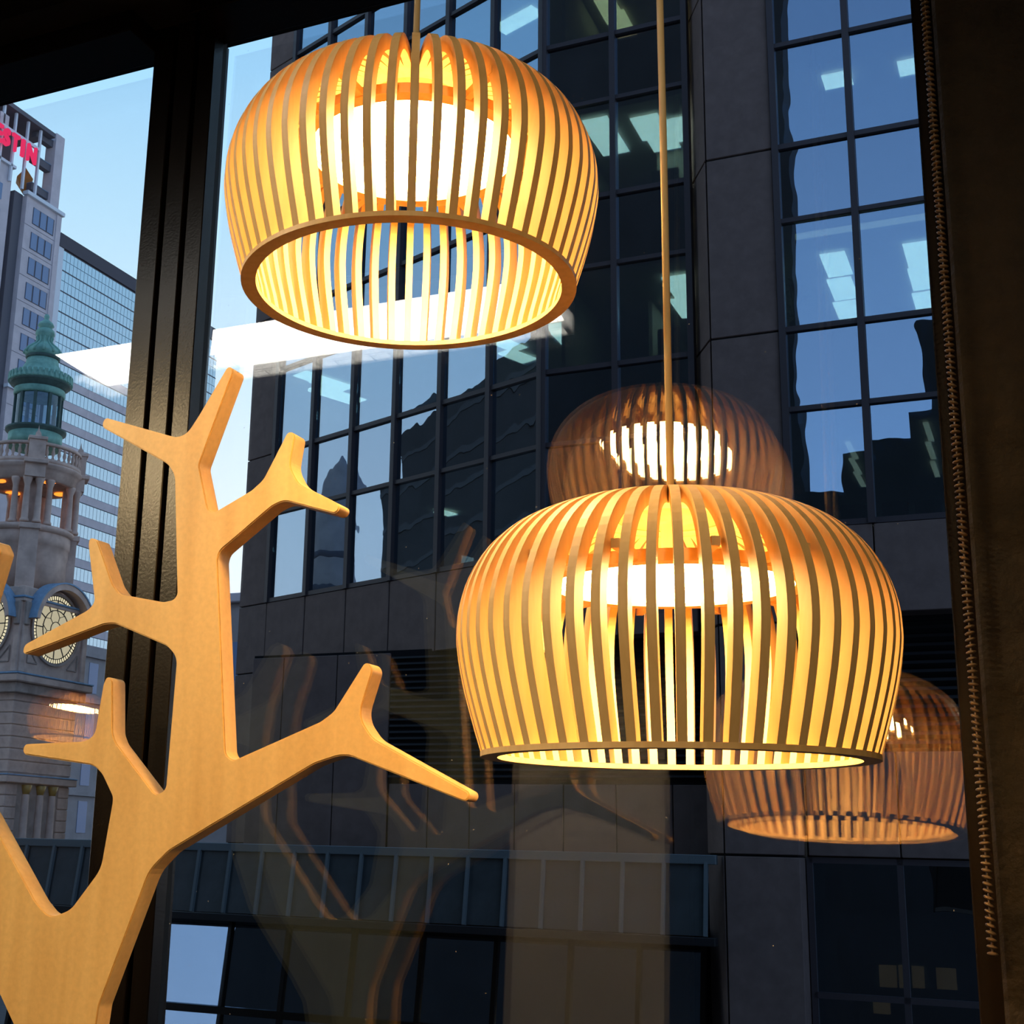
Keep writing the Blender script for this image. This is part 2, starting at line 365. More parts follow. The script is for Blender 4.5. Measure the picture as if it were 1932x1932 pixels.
l3 = copy_lamp(l1, (-4.02, -1.8, 2.16), 'slatted pendant lamp deeper in the room, seen only mirrored in the left window')
l2.rotation_euler = (R_(.6), 0, 0)

# ------------------------------------------------------------------ coat tree (flat maple board with rounded branches)
YT, TT = 1.205, .024
OUT = [  # corners of the front face outline, with the fillet of each corner in px of the photograph
 (179, 1945, 10), (186, 1898, 30), (282, 1643, 60), (318, 1606, 50), (593, 1441, 50), (650, 1422, 55), (880, 1514, 17), (888, 1496, 14), (703, 1393, 45), (676, 1352, 40),
 (704, 1262, 13), (690, 1246, 16), (629, 1343, 40), (604, 1362, 40), (440, 1435, 14), (425, 1424, 22), (410, 1056, 22), (414, 1040, 20), (512, 956, 50), (535, 944, 45),
 (634, 970, 13), (643, 953, 11), (563, 912, 35), (546, 880, 35), (557, 818, 10), (543, 813, 13), (496, 905, 35), (474, 925, 35), (403, 967, 12), (392, 962, 16), (375, 877, 18),
 (441, 698, 9), (430, 689, 10), (376, 781, 45), (345, 829, 42), (196, 787, 11), (191, 805, 10), (316, 875, 40), (329, 895, 40), (334, 1130, 26), (308, 1136, 26), (226, 1121, 26),
 (212, 1102, 40), (183, 1018, 10), (168, 1014, 12), (166, 1028, 10), (178, 1136, 36), (165, 1151, 36), (44, 1217, 14), (42, 1236, 14), (195, 1178, 40), (216, 1176, 40),
 (316, 1219, 40), (333, 1240, 40), (312, 1490, 14), (294, 1501, 20), (219, 1402, 30), (212, 1384, 30), (212, 1282, 10), (201, 1275, 14), (194, 1292, 12), (178, 1386, 40),
 (160, 1399, 40), (44, 1404, 16), (42, 1423, 16), (177, 1444, 40), (192, 1460, 40), (212, 1503, 40), (211, 1516, 40), (189, 1640, 50), (132, 1717, 40), (92, 1733, 50), (66, 1700, 40),
 (-60, 1468, 40), (-58, 1300, 50), (-40, 1180, 40), (2, 1040, 10), (-8, 1018, 10), (-30, 1030, 10), (-95, 1150, 50), (-160, 1190, 40), (-260, 1215, 16), (-262, 1240, 16), (-150, 1270, 40),
 (-118, 1330, 40), (-130, 1560, 60), (-92, 1702, 60), (0, 1879, 40), (28, 1940, 40), (52, 2160, 40), (48, 2700, 40), (-20, 3170, 40), (260, 3170, 40), (178, 2700, 40), (168, 2160, 60)]
def fillet_poly(pts):
    P = [at_y(x, y, YT) for x, y, r in pts]; res = []; n = len(P)
    mpp = at_y(401, 1100, YT)[0]-at_y(400, 1100, YT)[0]
    for i in range(n):
        a, b, c = (Vector((P[j % n][0], P[j % n][2])) for j in (i-1, i, i+1))
        r = pts[i][2]*mpp; u = (a-b); v = (c-b); lu, lv = u.length, v.length; u.normalize(); v.normalize()
        ang = math.acos(max(-1, min(1, u.dot(v)))); t = r/math.tan(ang/2)*1.0 if ang > .01 else 0
        t = min(t, lu*.48, lv*.48); rr = t*math.tan(ang/2)
        if t < 1e-5: res.append(b); continue
        p0, p1 = b+u*t, b+v*t; bis = (u+v).normalized(); cen = b+bis*math.hypot(t, rr)
        a0 = math.atan2(p0.y-cen.y, p0.x-cen.x); a1 = math.atan2(p1.y-cen.y, p1.x-cen.x); da = (a1-a0+math.pi) % (2*math.pi)-math.pi
        k = max(3, int(abs(da)/.16)+1)
        for q in range(k+1): res.append(cen+Vector((math.cos(a0+da*q/k), math.sin(a0+da*q/k)))*rr)
    return res
bm = bmesh.new()
outl = fillet_poly(OUT)
vs = [bm.verts.new((p.x, YT, p.y)) for p in outl]; f = bm.faces.new(vs)
ext = bmesh.ops.extrude_face_region(bm, geom=[f]); bmesh.ops.translate(bm, verts=[v for v in ext['geom'] if isinstance(v, bmesh.types.BMVert)], vec=(0, TT, 0))
bmesh.ops.recalc_face_normals(bm, faces=bm.faces)
caps = [fc for fc in bm.faces if len(fc.verts) > 10]
rim = [e for e in bm.edges if any(fc in caps for fc in e.link_faces)]
bmesh.ops.bevel(bm, geom=rim, offset=.0013, segments=2, affect='EDGES', clamp_overlap=True)
big = [fc for fc in bm.faces if len(fc.verts) > 10]; bmesh.ops.triangulate(bm, faces=big)
base = Vector((min(at_y(110, 3170, YT)[0], 0), YT, 0))
bmesh.ops.translate(bm, verts=bm.verts, vec=-Vector((base.x, YT, 0)))
for fc in bm.faces: fc.smooth = False
tree = bpy.data.objects.new('coat_tree', mesh_from_bm(bm, 'coat_tree', m_maple)); COL.objects.link(tree); tree.location = (base.x, YT, 0)
tag(tree, 'tall pale maple coat tree cut from one flat board with rounded branches', 'coat stand')
# foot board set crosswise under the stem
foot = wbox('foot', m_maple, None, base.x-.17, base.x+.17, YT-.16, YT+.18, .0, .018, bev=.004); foot.parent = tree; foot.matrix_local = Matrix.Translation((0, .012, .009))

# ------------------------------------------------------------------ blind chain
cy = 1.405; ctop = at_y(1750, -80, cy); cbot = at_y(1873, 1800, cy)
ch = empty('blind_chain', (float(cbot[0]), cy, float(cbot[2])), 'beaded roller blind chain hanging by the right window jamb', 'blind chain')
bm = bmesh.new(); tube(bm, [(0, 0, 0), (0, 0, float(ctop[2]-cbot[2]))], .0009, 6)
put('chain_string', mesh_from_bm(bm, 'chain_string', m_chain), ch, Matrix.Translation(ch.location))
bm = bmesh.new(); bmesh.ops.create_uvsphere(bm, u_segments=8, v_segments=6, radius=1)
for v in bm.verts: v.co = Vector((v.co.x*.0050, v.co.y*.0042, v.co.z*.0019))
beadm = mesh_from_bm(bm, 'bead', m_chain, True)
nb = 170; H = float(ctop[2]-cbot[2])
for i in range(nb):
    z = H*i/(nb-1); put('bead', beadm, ch, Matrix.Translation(ch.location) @ Matrix.Translation((0, 0, z)) @ Matrix.Rotation(.35*math.sin(i*.23)+.1, 4, 'Y'))

# ------------------------------------------------------------------ long ceiling light (mirrored in both panes)
cl = empty('ceiling_light', (-1.6, .5, 2.72), 'long louvred white ceiling light, seen as a bright streak mirrored in the windows', 'light')
wbox('housing', m_louvre, cl, -2.30, -.96, .405, .60, 2.765, 2.80)
wbox('glow_panel', m_tube, cl, -2.28, -.98, .412, .594, 2.742, 2.760, bev=.006)
wbox('side_louvre', m_louvre, cl, -2.30, -.96, .4, .404, 2.718, 2.8); wbox('side_louvre', m_louvre, cl, -2.30, -.96, .6, .604, 2.718, 2.8); wbox('centre_louvre', m_louvre, cl, -2.30, -.96, .440, .443, 2.716, 2.735)
fin = box_mesh(.0016, .036, .018, m_louvre)
for i in range(27): put('cross_louvre', fin, cl, Matrix.Translation((-2.27+.05*i, .422, 2.726)))

# ================================================================== OUTSIDE
wbox('ground', m_asphalt, None, -260, 120, 1.7, 260, -4.6, -4.2, kind=ROOM)

# ------------------------------------------------------------------ office building across the street
SILLS = [7.15, 10.83, 14.50, 18.15, 21.80]; VIS = 2.15; MOD = 1.443
LA = 9.78; ANG = R_(-21.2)
FA = Frame(-8.98-LA*math.cos(ANG), 24.6-LA*math.sin(ANG), ANG)     # angled bay
FB = Frame(-8.98, 24.6); FD = Frame(-4.15, 24.0)
ob = empty('office_building', (-6, 26, -4.2), 'dark granite office tower with blue glass and lit offices across the street', 'building')
rnd = random.Random(11)
def facade(fr, edges, floors=range(5), top=None, minor=()):
    z1 = SILLS[max(floors)]+VIS+.1
    for e in edges: fr.box('mullion', m_mull, ob, e-.06, e+.06, -.07, .12, SILLS[0]-.05, z1)
    for k in floors:
        s = SILLS[k]
        for a, b in zip(edges, edges[1:]):
            fr.box('transom', m_mull, ob, a+.06, b-.06, -.03, .12, s-.05, s+.05)
            fr.box('transom', m_mull, ob, a+.06, b-.06, -.03, .12, s+VIS-.045, s+VIS+.045)
            for nm, mt, zz0, zz1 in (('pane', m_fglass, s+.05, s+VIS-.045), ('spandrel_pane', m_sglass, s+VIS+.045, (SILLS[k+1]-.05) if k+1 < len(SILLS) else s+3.6)):
                o = fr.box(nm, mt, ob, a+.06, b-.06, .04, .055, zz0, zz1, rx=R_(rnd.uniform(-.25, .25)))
                o.rotation_euler.z += R_(rnd.uniform(-.35, .35))
            z2 = (SILLS[k+1]-.05) if k+1 < len(SILLS) else s+3.6
            fr.box('spandrel_back', m_back, ob, a+.06, b-.06, .15, .20, s+VIS+.05, z2)
def floors(fr, u0, u1, w0, w1, dz):
    for k, s in enumerate(SILLS):
        fr.box('floor_slab', m_ceil, ob, u0, u1, w0, w1, s+VIS+.04+dz, s+3.65-.82-dz)
    fr.box('floor_slab', m_ofloor, ob, u0, u1, w0, w1, SILLS[0]-1.1, SILLS[0]-.85+dz)
    fr.box('back_wall', m_owall, ob, u0, u1, w1, w1+.2, 5.5, 26)
eA = [LA-8.66]+[LA-MOD*i for i in range(5, -1, -1)]; eA[-1] = LA-.02
facade(FA, eA); facade(FB, [.04, .04+1.5, 3.06]); facade(FD, [.06, 1.44, 2.84, 4.24, 5.64])
floors(FA, eA[0]+.06, LA-.2, .25, 7, 0.0); floors(FB, .3, 14, .45, 7.5, .006)
# partition walls of the lit offices
for k in (1, 2, 3): FB.box('partition', m_owall, ob, .25, .33, .5, 7, SILLS[k]-.8, SILLS[k]+VIS)
FB.box('partition', m_owall, ob, 1.62, 1.70, 2.2, 7, SILLS[1]-.8, SILLS[1]+VIS)
FB.box('partition', m_owall, ob, 1.75, 3.6, 2.6, 2.7, SILLS[2]-.8, SILLS[2]+VIS)
FB.box('partition', m_owall, ob, 3.9, 4.05, .6, 7, SILLS[1]-.8, SILLS[1]+VIS); FB.box('partition', m_owall, ob, 3.9, 4.05, .6, 7, SILLS[2]-.8, SILLS[2]+VIS)
FB.box('partition', m_owall, ob, 3.9, 4.05, .6, 7, SILLS[0]-.8, SILLS[0]+VIS)
# granite: left pier, bands, column with chamfer, lower walls
def gbox(fr, *a, bev=.012, name='granite_panel'): return fr.box(name, m_conc, ob, *a, bev=bev)
zz = [-4.2, 1.5, 5.45, 7.1]+[s for s in SILLS[1:]]+[25.6]
FA.box('pier_core', m_joint, ob, .04, 1.05, .04, .9, -4.2, 25.6)
for a, b in zip(zz, zz[1:]): gbox(FA, 0, 1.10, 0, .95, a+.012, b-.012)
for a, b in zip(eA, eA[1:]): gbox(FA, a+.012, b-.012, -.02, .5, 5.45, 7.09)
FA.box('soffit', m_joint, ob, .0, LA, .02, 3.5, 5.47, 5.62)
gbox(FB, .02, 1.53, -.02, .5, 5.45, 7.09); gbox(FB, 1.555, 3.06, -.02, .5, 5.45, 7.09)
FB.box('soffit', m_joint, ob, -.5, 14, .02, 3.5, 5.48, 5.62)
for i in range(4): gbox(FD, .05+1.4*i+.012, .05+1.4*(i+1)-.012, -.03, .5, 5.55, 7.09)
# column
def prism(pts, z0, z1, name, mat, bev=.0):
    bm = bmesh.new(); v0 = [bm.verts.new((x, y, z0)) for x, y in pts]; v1 = [bm.verts.new((x, y, z1)) for x, y in pts]
    bm.faces.new(v0[::-1]); bm.faces.new(v1); n = len(pts)
    for i in range(n): bm.faces.new((v0[i], v0[(i+1) % n], v1[(i+1) % n], v1[i]))
    bmesh.ops.recalc_face_normals(bm, faces=bm.faces)
    c = Vector((sum(p[0] for p in pts)/n, sum(p[1] for p in pts)/n, z0)); bmesh.ops.translate(bm, verts=bm.verts, vec=-c)
    if bev: bmesh.ops.bevel(bm, geom=bm.edges[:], offset=bev, segments=1, affect='EDGES')
    return put(name, mesh_from_bm(bm, name, mat), ob, Matrix.Translation(c))
prism([(-5.86, 24.84), (-5.40, 24.04), (-4.20, 24.04), (-4.20, 25.0), (-5.86, 25.0)], -4.2, 25.6, 'column_core', m_joint)
for a, b in zip(zz, zz[1:]):
    prism([(-5.40, 23.99), (-4.16, 23.99), (-4.16, 24.6), (-5.40, 24.6)], a+.02, b-.02, 'granite_panel', m_conc, .01)
    prism([(-5.90, 24.85), (-5.43, 24.0), (-5.41, 24.5), (-5.70, 25.0), (-5.9, 25.0)], a+.02, b-.02, 'granite_panel', m_conc, .01)
# lower walls under the bay
YL = 25.6
xs = [br(490)*YL, br(523, 1500)*YL, br(626, 1500)*YL, br(729, 1500)*YL]
WF.box('lower_wall_core', m_joint, ob, xs[0]+.02, -4.1, YL+.05, YL+.3, -4.2, 5.5)
for a, b in zip(xs, xs[1:]): gbox(WF, a+.012, b-.012, YL, YL+.2, 1.0, 5.44)
xs2 = [br(x, 1540)*YL for x in (730, 804.6, 884, 969, 1062, 1162, 1269, 1372)]
for a, b in zip(xs2, xs2[1:]): gbox(WF, a+.012, b-.012, YL+.02, YL+.2, 1.0, 2.75)
for i in range(20): WF.box('louvre_slat', m_dark, ob, xs2[0], xs2[-1], YL-.02, YL+.10, 2.85+.128*i, 2.90+.128*i, rx=R_(-28))
# right hand part under the wide windows
for i in range(14): FD.box('louvre_slat', m_dark, ob, .1, 5.6, .55, .68, 3.35+.15*i, 3.41+.15*i, rx=R_(-28))
FD.box('lower_wall_core', m_joint, ob, .05, 5.7, .70, .9, 1.5, 5.55)
FD.box('soffit', m_joint, ob, 0, 5.7, .0, 2.5, 5.57, 5.62)
for i in range(4): gbox(FD, .05+1.5*i+.012, .05+1.5*(i+1)-.012, .45, .69, 1.52, 3.25)
for x in (0.06, 1.52, 3.0, 4.5): FD.box('shop_mullion', m_mull, ob, x-.05, x+.05, .5, .62, -4.2, 1.5)
for z in (1.45, -.72): FD.box('shop_transom', m_mull, ob, .06, 5.6, .5, .62, z-.05, z+.05)
for a, b in ((.11, 1.47), (1.57, 2.95), (3.05, 4.45)):
    for z0, z1 in ((-.67, 1.40), (-4.1, -.77)): FD.box('shop_pane', m_oglass, ob, a, b, .55, .56, z0, z1)
FD.box('back_wall', m_back, ob, -3, 5.7, 5.5, 5.7, -4.2, 1.5); FD.box('partition', m_back, ob, -.1, .04, 1.9, 5.5, -4.2, 1.5); FD.box('floor_slab', m_back, ob, .06, 5.6, .7, 5.6, 1.50, 1.52)
m_lit = emit('shop_backlight_glow', (1, .82, .42), .16)
for x0, x1, y0, y1 in ((1660, 1690, 1822, 1862), (1697, 1712, 1822, 1864), (1722, 1742, 1824, 1864), (1768, 1803, 1828, 1866), (1648, 1678, 1884, 1912)):
    a, b = at_y(x0, y1, 28.6), at_y(x1, y0, 28.6); WF.box('lit_panel', m_lit, ob, a[0], b[0], 28.6, 28.7, a[2], b[2])
# roof and rear so daylight cannot leak in
WF.box('roof_slab', m_joint, ob, -9.5, 8, 25.2, 33, 25.7, 26.0); FA.box('roof_slab', m_joint, ob, 0, LA, .2, 7.4, 25.62, 25.7)
FA.box('side_wall', m_conc, ob, 0.0, .3, .95, 7.4, -4.2, 25.6); WF.box('side_wall', m_conc, ob, 7.8, 8, 24.5, 33, -4.2, 25.6)

def panel(px, py, k, w, l, mat=m_panel, fr=0, dz=.02):      # office luminaire on the ceiling of floor k
    z = SILLS[k]+VIS-dz; r = ray(px, py); p = EYE+r*((z-CZ)/r[2])
    o = bpy.data.objects.new('office_light', box_mesh(w, l, .03, mat)); link(o, ob, rel(ob, Matrix.Translation(p.tolist()) @ Matrix.Rotation(fr, 4, 'Z')))
m_panel_d = emit('office_tube_dim_glow', (.95, .95, .75), 1.3)
for px, py in ((1150, 18), (1172, 46)): panel(px, py, 3, .45, 1.1, emit('warm_office_glow', (1, .88, .45), 4) if 'warm_office_glow' not in MATS else MATS['warm_office_glow'])
for px, py in ((1133, 245), (1150, 270), (1226, 240), (1248, 262), (1279, 245)): panel(px, py, 2, .6, 1.0)
for px, py in ((1283, 540), (1296, 580)): panel(px, py, 1, .5, 1.1)
for px, py in ((1060, 625), (1072, 640)): panel(px, py, 1, .5, 1.0)
panel(978, 38, 3, 1.2, .45, fr=ANG)
for px, py in ((610, 720), (634, 745)): panel(px, py, 1, .6, 1.6, fr=ANG)
for px, py in ((957, 650), (976, 672)): panel(px, py, 1, .45, .9, fr=ANG)
for px, py in ((840, 968),): panel(px, py, 0, .3, .5, fr=ANG)
panel(1580, 151, 2, .55, .55); panel(1723, 125, 2, .55, .55)
for px, py in ((1578, 499), (1590, 545), (1600, 587), (1733, 480), (1741, 525), (1748, 570)): panel(px, py, 1, .48, 1.15)
for px, py in ((1607, 850), (1614, 880), (1622, 904), (1752, 815), (1756, 850), (1764, 885)): panel(px, py, 0, .10, 1.2, m_panel_d)
FD.box('ceiling_bulkhead', m_panel_d, ob, .3, 5.2, .35, .42, SILLS[1]+VIS-.22, SILLS[1]+VIS-.12)

# window ledges and what stands on and behind them
FB.box('window_ledge', m_owall, ob, 1.62, 3.02, .22, .72, SILLS[2]-.05, SILLS[2]+.06); FD.box('window_ledge', m_owall, ob, .15, 1.38, .22, .62, SILLS[1]-.05, SILLS[1]+.06)
def on(px, py, Y): return at_y(px, py, Y)
p = on(1258, 338, 25.05); z0 = SILLS[2]+.06
mo = empty('computer_monitor', (p[0], 25.05, z0), 'black monitor standing in the lit office window behind the long cord', 'monitor')
wbox('screen', m_mon, mo, p[0]-.31, p[0]+.25, 25.03, 25.07, z0+.13, z0+.50, bev=.005); wbox('stand', m_mon, mo, p[0]-.05, p[0]+.03, 25.03, 25.07, z0+.02, z0+.2); wbox('stand_foot', m_mon, mo, p[0]-.15, p[0]+.12, 24.96, 25.14, z0, z0+.02)
b1 = wbox('picture_board', m_print, None, p[0]+.36, p[0]+.62, 25.10, 25.13, z0, z0+.42); tag(b1, 'purple and yellow printed board right of the office monitor', 'board')
b2 = wbox('picture_board', m_blue, None, p[0]-.62, p[0]-.36, 25.10, 25.13, z0, z0+.34); tag(b2, 'pale blue printed board left of the office monitor', 'board')
def office_chair(x, y, z, label, s=1.0):
    r = empty('office_chair', (x, y, z), label, 'chair', 'office chairs across the street')
    wbox('seat', m_chair, r, x-.25, x+.25, y-.25, y+.25, z+.44, z+.53, bev=.02); wbox('backrest', m_chair, r, x-.23, x+.23, y-.28, y-.21, z+.58, z+1.28*s, bev=.03)
    lathe('column', [(.03, .07), (.03, .45)], m_dark, r, (x, y, z), 10)
    bm = bmesh.new()
    for i in range(5): add_box(bm, 0, .3, -.025, .025, .03, .07, Matrix.Rotation(2*math.pi*i/5, 4, 'Z'))
    put('star_base', mesh_from_bm(bm, 'star_base', m_dark), r, Matrix.Translation((x, y, z))); return r
fz = lambda k: SILLS[k]-.82
p = on(1268, 650, 25.6); office_chair(p[0], 25.6, fz(1)-.006, 'tall dark office chair in the middle lit window behind the long cord', 1.35)
for px, lb in ((1612, 'dark office chair left in the low window right of the lower lamp'), (1690, 'dark office chair in the middle of the low window right of the lower lamp'), (1752, 'dark office chair nearest the right jamb in the low office window')):
    p = on(px, 930, 25.4); office_chair(p[0], 25.4, SILLS[0]-.844, lb, 1.12)
p = on(1490, 600, 24.42); pl = empty('potted_plant', (p[0]+.1, 24.42, SILLS[1]+.06), 'bushy potted plant on the ledge of the blue window', 'plant')
lathe('pot', [(.0, 0), (.09, 0), (.12, .22), (.10, .22), (.09, .19), (0, .19)], m_dark, pl, pl.location, 14)
bm = bmesh.new(); rl = random.Random(3)
for i in range(46):
    a = rl.uniform(0, 6.28); h = rl.uniform(.3, 1.05); rr = rl.uniform(.02, .24)*(1.2-abs(h-.65)); M = Matrix.Translation((rr*math.cos(a), rr*math.sin(a)*.6, h)) @ Matrix.Rotation(a, 4, 'Z') @ Matrix.Rotation(rl.uniform(-.9, .5), 4, 'Y')
    vs = [bm.verts.new(M @ Vector(c)) for c in ((0, 0, 0), (.07, -.035, .02), (.16, 0, 0), (.07, .035, .02))]; bm.faces.new(vs)
put('foliage', mesh_from_bm(bm, 'foliage', m_leaf), pl, Matrix.Translation(pl.location))
bm = bmesh.new()
for i in range(4): tube(bm, [(0, 0, .18), (.03*math.cos(i*1.6), .03*math.sin(i*1.6), .6), (.08*math.cos(i*1.6), .06*math.sin(i*1.6), 1.0)], .008, 5)
put('stem', mesh_from_bm(bm, 'stem', m_leaf), pl, Matrix.Translation(pl.location))

# ------------------------------------------------------------------ glazed canopy and shopfront of the podium
YCT, YCB, ZT, ZB = 24.02, 23.84, 1.43, .16
X0c, X1c = -22.6, -5.56
cn = empty('street_canopy', (-14, 23.9, .1), 'long canopy of blue grey glass panes with ribs above the shopfront', 'canopy')
WF.box('top_rail', m_canframe, cn, X0c, X1c, YCT-.06, YCT+.10, ZT-.10, ZT+.06, bev=.01)
WF.box('bottom_rail', m_dark, cn, X0c, X1c, YCB-.08, YCB+.12, ZB-.16, ZB-.02, bev=.01)
x = br(380, 1600)*YCT; stp = .735; xr = []
while x > X0c+.1: x -= stp
x += stp
lean = math.atan2(YCT-YCB, ZT-ZB); hgt = (ZT-ZB)/math.cos(lean)-.08
pm = box_mesh(stp-.06, .02, hgt, m_canopy); rm = box_mesh(.06, .09, hgt+.02, m_canframe); i = 0
while x < X1c+.05:
    M = Matrix.Translation((x, (YCT+YCB)/2, (ZT+ZB)/2-.04)) @ Matrix.Rotation(-lean, 4, 'X')
    put('rib', rm, cn, M @ Matrix.Translation((0, -.03, 0)))
    if x+stp < X1c+.05: put('canopy_pane', pm, cn, M @ Matrix.Translation((stp/2, 0.01, 0)))
    x += stp; i += 1
sf = empty('shopfront', (-14, 24.3, -4.2), 'dark reflective shop windows in brown frames under the street canopy', 'shopfront')
SL = R_(8.5)   # the glass leans back
def spane(nm, x0, x1, z0, z1, mat, y, d=.02):
    me = box_mesh(x1-x0, d, z1-z0, mat); put(nm, me, sf, Matrix.Translation(((x0+x1)/2, y, (z0+z1)/2)) @ Matrix.Rotation(-SL, 4, 'X'))
edges = [br(x, 1800)*24.3 for x in (40, 110, 170, 302, 430, 540, 665, 795, 935, 1075, 1205, 1326)]
for j, (z0, z1) in enumerate(((-1.62, .10), (-3.5, -1.74))):
    yy = 24.3-math.tan(SL)*(0 if j == 0 else 1.75)
    for a, b in zip(edges, edges[1:]): spane('shop_pane', a+.03, b-.03, z0, z1, m_oglass, yy)
    for a in edges: spane('shop_mullion', a-.04, a+.04, z0-.06, z1, m_frame, yy-.03, .10)
WF.box('shop_transom', m_frame, sf, edges[0], edges[-1], 24.02, 24.18, -1.75, -1.61)
WF.box('shop_base', m_conc, sf, edges[0], edges[-1], 23.72, 23.9, -4.2, -3.5)
WF.box('interior_wall', m_back, sf, edges[0], -5.96, 25.2, 25.4, -4.2, .2)
WF.box('shop_ceiling', m_back, sf, edges[0], -5.96, 24.35, 25.2, .17, .25)

# ------------------------------------------------------------------ sandstone clock tower
TX, TY = -52.7, 59.3
def tz(y): return 10+(1284-y)/33.0 if y > 954 else 20+(954-y)/31.1
def tp(prof): return [(r/33.5, tz(y)) for y, r in prof]
ct = empty('clock_tower', (TX, TY, -4.2), 'sandstone clock tower with green copper dome and lit clock faces', 'clock tower')
T0 = (TX, TY, 0)
FT = Frame(TX, TY)
def tl(name, prof, mat, n=40, cap=True): return lathe(name, tp(prof), mat, ct, T0, n, True, cap)
tl('finial', [(590, .5), (592, 4), (596, 5.5), (600, 4), (603, 6), (608, 13), (614, 16), (617, 12), (620, 13)], m_copper, 20)
tl('ogee_roof', [(619, 12), (624, 17.5), (631, 19), (636, 15), (644, 13), (650, 17), (657, 26), (664, 34), (670, 36), (674, 33), (676, 31)], m_copper, 24)
tl('roof_band', [(675, 32), (678, 33), (681, 31)], m_copperd, 32)
tl('bell_roof', [(680, 30), (690, 32), (700, 38), (708, 46), (716, 56), (721, 60), (725, 60.5), (728, 59)], m_copper, 40)
tl('eave_underside', [(727, 59), (731, 57), (735, 50), (741, 48.5)], m_copperd, 40)
tl('lantern_frieze', [(740, 49), (743, 48.5), (748, 49), (752, 47.5)], m_copper, 40)
tl('lantern_glass', [(751, 44), (814, 44)], m_lantern, 24, False)
tl('lantern_floor', [(813, 50), (815, 58), (819, 57.5), (823, 50), (846, 49)], m_copperd, 40)
tl('lantern_plinth', [(824, 51), (848, 51)], m_copper, 40)
for i in range(10):
    a = 2*math.pi*(i+.4)/10
    FT2 = Frame(TX+44.5/33.5*math.cos(a), TY+44.5/33.5*math.sin(a), a)
    FT2.box('lantern_post', m_copperd, ct, -.07, .07, -.09, .09, tz(814), tz(751))
for i in range(12):   # ribs of the ogee roof
    bm = bmesh.new(); pts = []
    for y, r in ((636, 15.5), (644, 13.6), (650, 17.6), (657, 26.6), (664, 34.8), (671, 36.8)): pts.append((r/33.5, 0, tz(y)))
    tube(bm, pts, .07, 5); put('roof_rib', mesh_from_bm(bm, 'roof_rib', m_copper, True), ct, Matrix.Translation(T0) @ Matrix.Rotation(2*math.pi*i/12+.2, 4, 'Z'))
for i in range(36):
    a = 2*math.pi*i/36; Frame(TX+60/33.5*math.cos(a), TY+60/33.5*math.sin(a), a).box('eave_crest', m_copper, ct, -.05, .05, -.10, .10, tz(727), tz(712), bev=.03)
# balustrade
tl('balustrade_rail', [(862, 84), (857, 84), (857, 91), (862, 91), (862, 84)], m_ashlar, 48, False)
tl('balustrade_base', [(893, 83), (886, 83), (886, 92), (893, 92), (893, 83)], m_ashlar, 48, False)
bal = lathe('baluster', [(.06, 0), (.10, .05), (.05, .14), (.11, .34), (.05, .62), (.09, .72)], m_ashlar, ct, (TX, TY, 0), 8); bmesh_bal = bal.data
bpy.data.objects.remove(bal)
for i in range(44):
    a = 2*math.pi*i/44; put('baluster', bmesh_bal, ct, Matrix.Translation((TX+87.5/33.5*math.cos(a), TY+87.5/33.5*math.sin(a), tz(886))))
tl('terrace', [(893, 70), (891, 70), (891, .5)], m_ashlar, 32)
tl('cornice', [(893, 88), (894, 95), (898, 96), (903, 91), (907, 86), (922, 85), (922, 74), (893, 74)], m_ashlar, 48, False)
tl('arcade_ceiling', [(919, .5), (919, 80)], m_ashlar2, 32, False)
tl('arcade_floor', [(1004, .5), (1004, 84), (1008, 90), (1012, 91), (1017, 86)], m_ashlar, 48)
tl('drum', [(1016, 84), (1040, 84), (1041, 82), (1056, 82), (1062, 80), (1128, 80)], m_ashlar, 48)
for d in range(4):
    a = math.pi/4+math.pi/2*d; ca, sa = math.cos(a), math.sin(a)
    fp = Frame(TX, TY, a)
    fp.box('arcade_pier', m_ashlar, ct, 1.85, 2.25, -.42, .42, tz(1004), tz(918))
    fp.box('entablature_block', m_ashlar, ct, 2.2, 2.95, -.55, .55, tz(922), tz(896)); fp.box('cornice_block', m_ashlar, ct, 2.2, 3.2, -.65, .65, tz(899), tz(892), bev=.03)
    fp.box('balustrade_pedestal', m_ashlar, ct, 2.3, 2.95, -.45, .45, tz(893), tz(856)); fp.box('pedestal_cap', m_ashlar, ct, 2.25, 3.05, -.52, .52, tz(856), tz(850), bev=.03)
    fp.box('drum_buttress', m_ashlar, ct, 2.0, 2.8, -.50, .50, tz(1128), tz(1017)); fp.box('buttress_cap', m_ashlar, ct, 2.0, 2.95, -.58, .58, tz(1017), tz(1007), bev=.03)
    bm = bmesh.new(); add_lathe(bm, [(.26, 0), (.20, .25), (.06, .42), (.0, .75)], 4); put('pinnacle', mesh_from_bm(bm, 'pinnacle', m_ashlar), ct, Matrix.Translation((TX+2.62*ca, TY+2.62*sa, tz(850))) @ Matrix.Rotation(a+math.pi/4, 4, 'Z'))
    for da, rr in ((-.40, 2.36), (-.125, 2.62), (.125, 2.62), (.40, 2.36)):
        lathe('arcade_column', [(.26, 0), (.26, .12), (.20, .2), (.185, 1.2), (.16, 2.12), (.19, 2.2), (.27, 2.46), (.27, 2.58)], m_ashlar, ct, (TX+rr*math.cos(a+da), TY+rr*math.sin(a+da), tz(1004)), 12)
    m2 = a+math.pi/4
    lathe('arcade_lamp', [(0, 0), (.42, 0), (.42, .05), (0, .06)], m_lamporange, ct, (TX+2.0*math.cos(m2-.35), TY+2.0*math.sin(m2-.35), tz(919)-.09), 14)
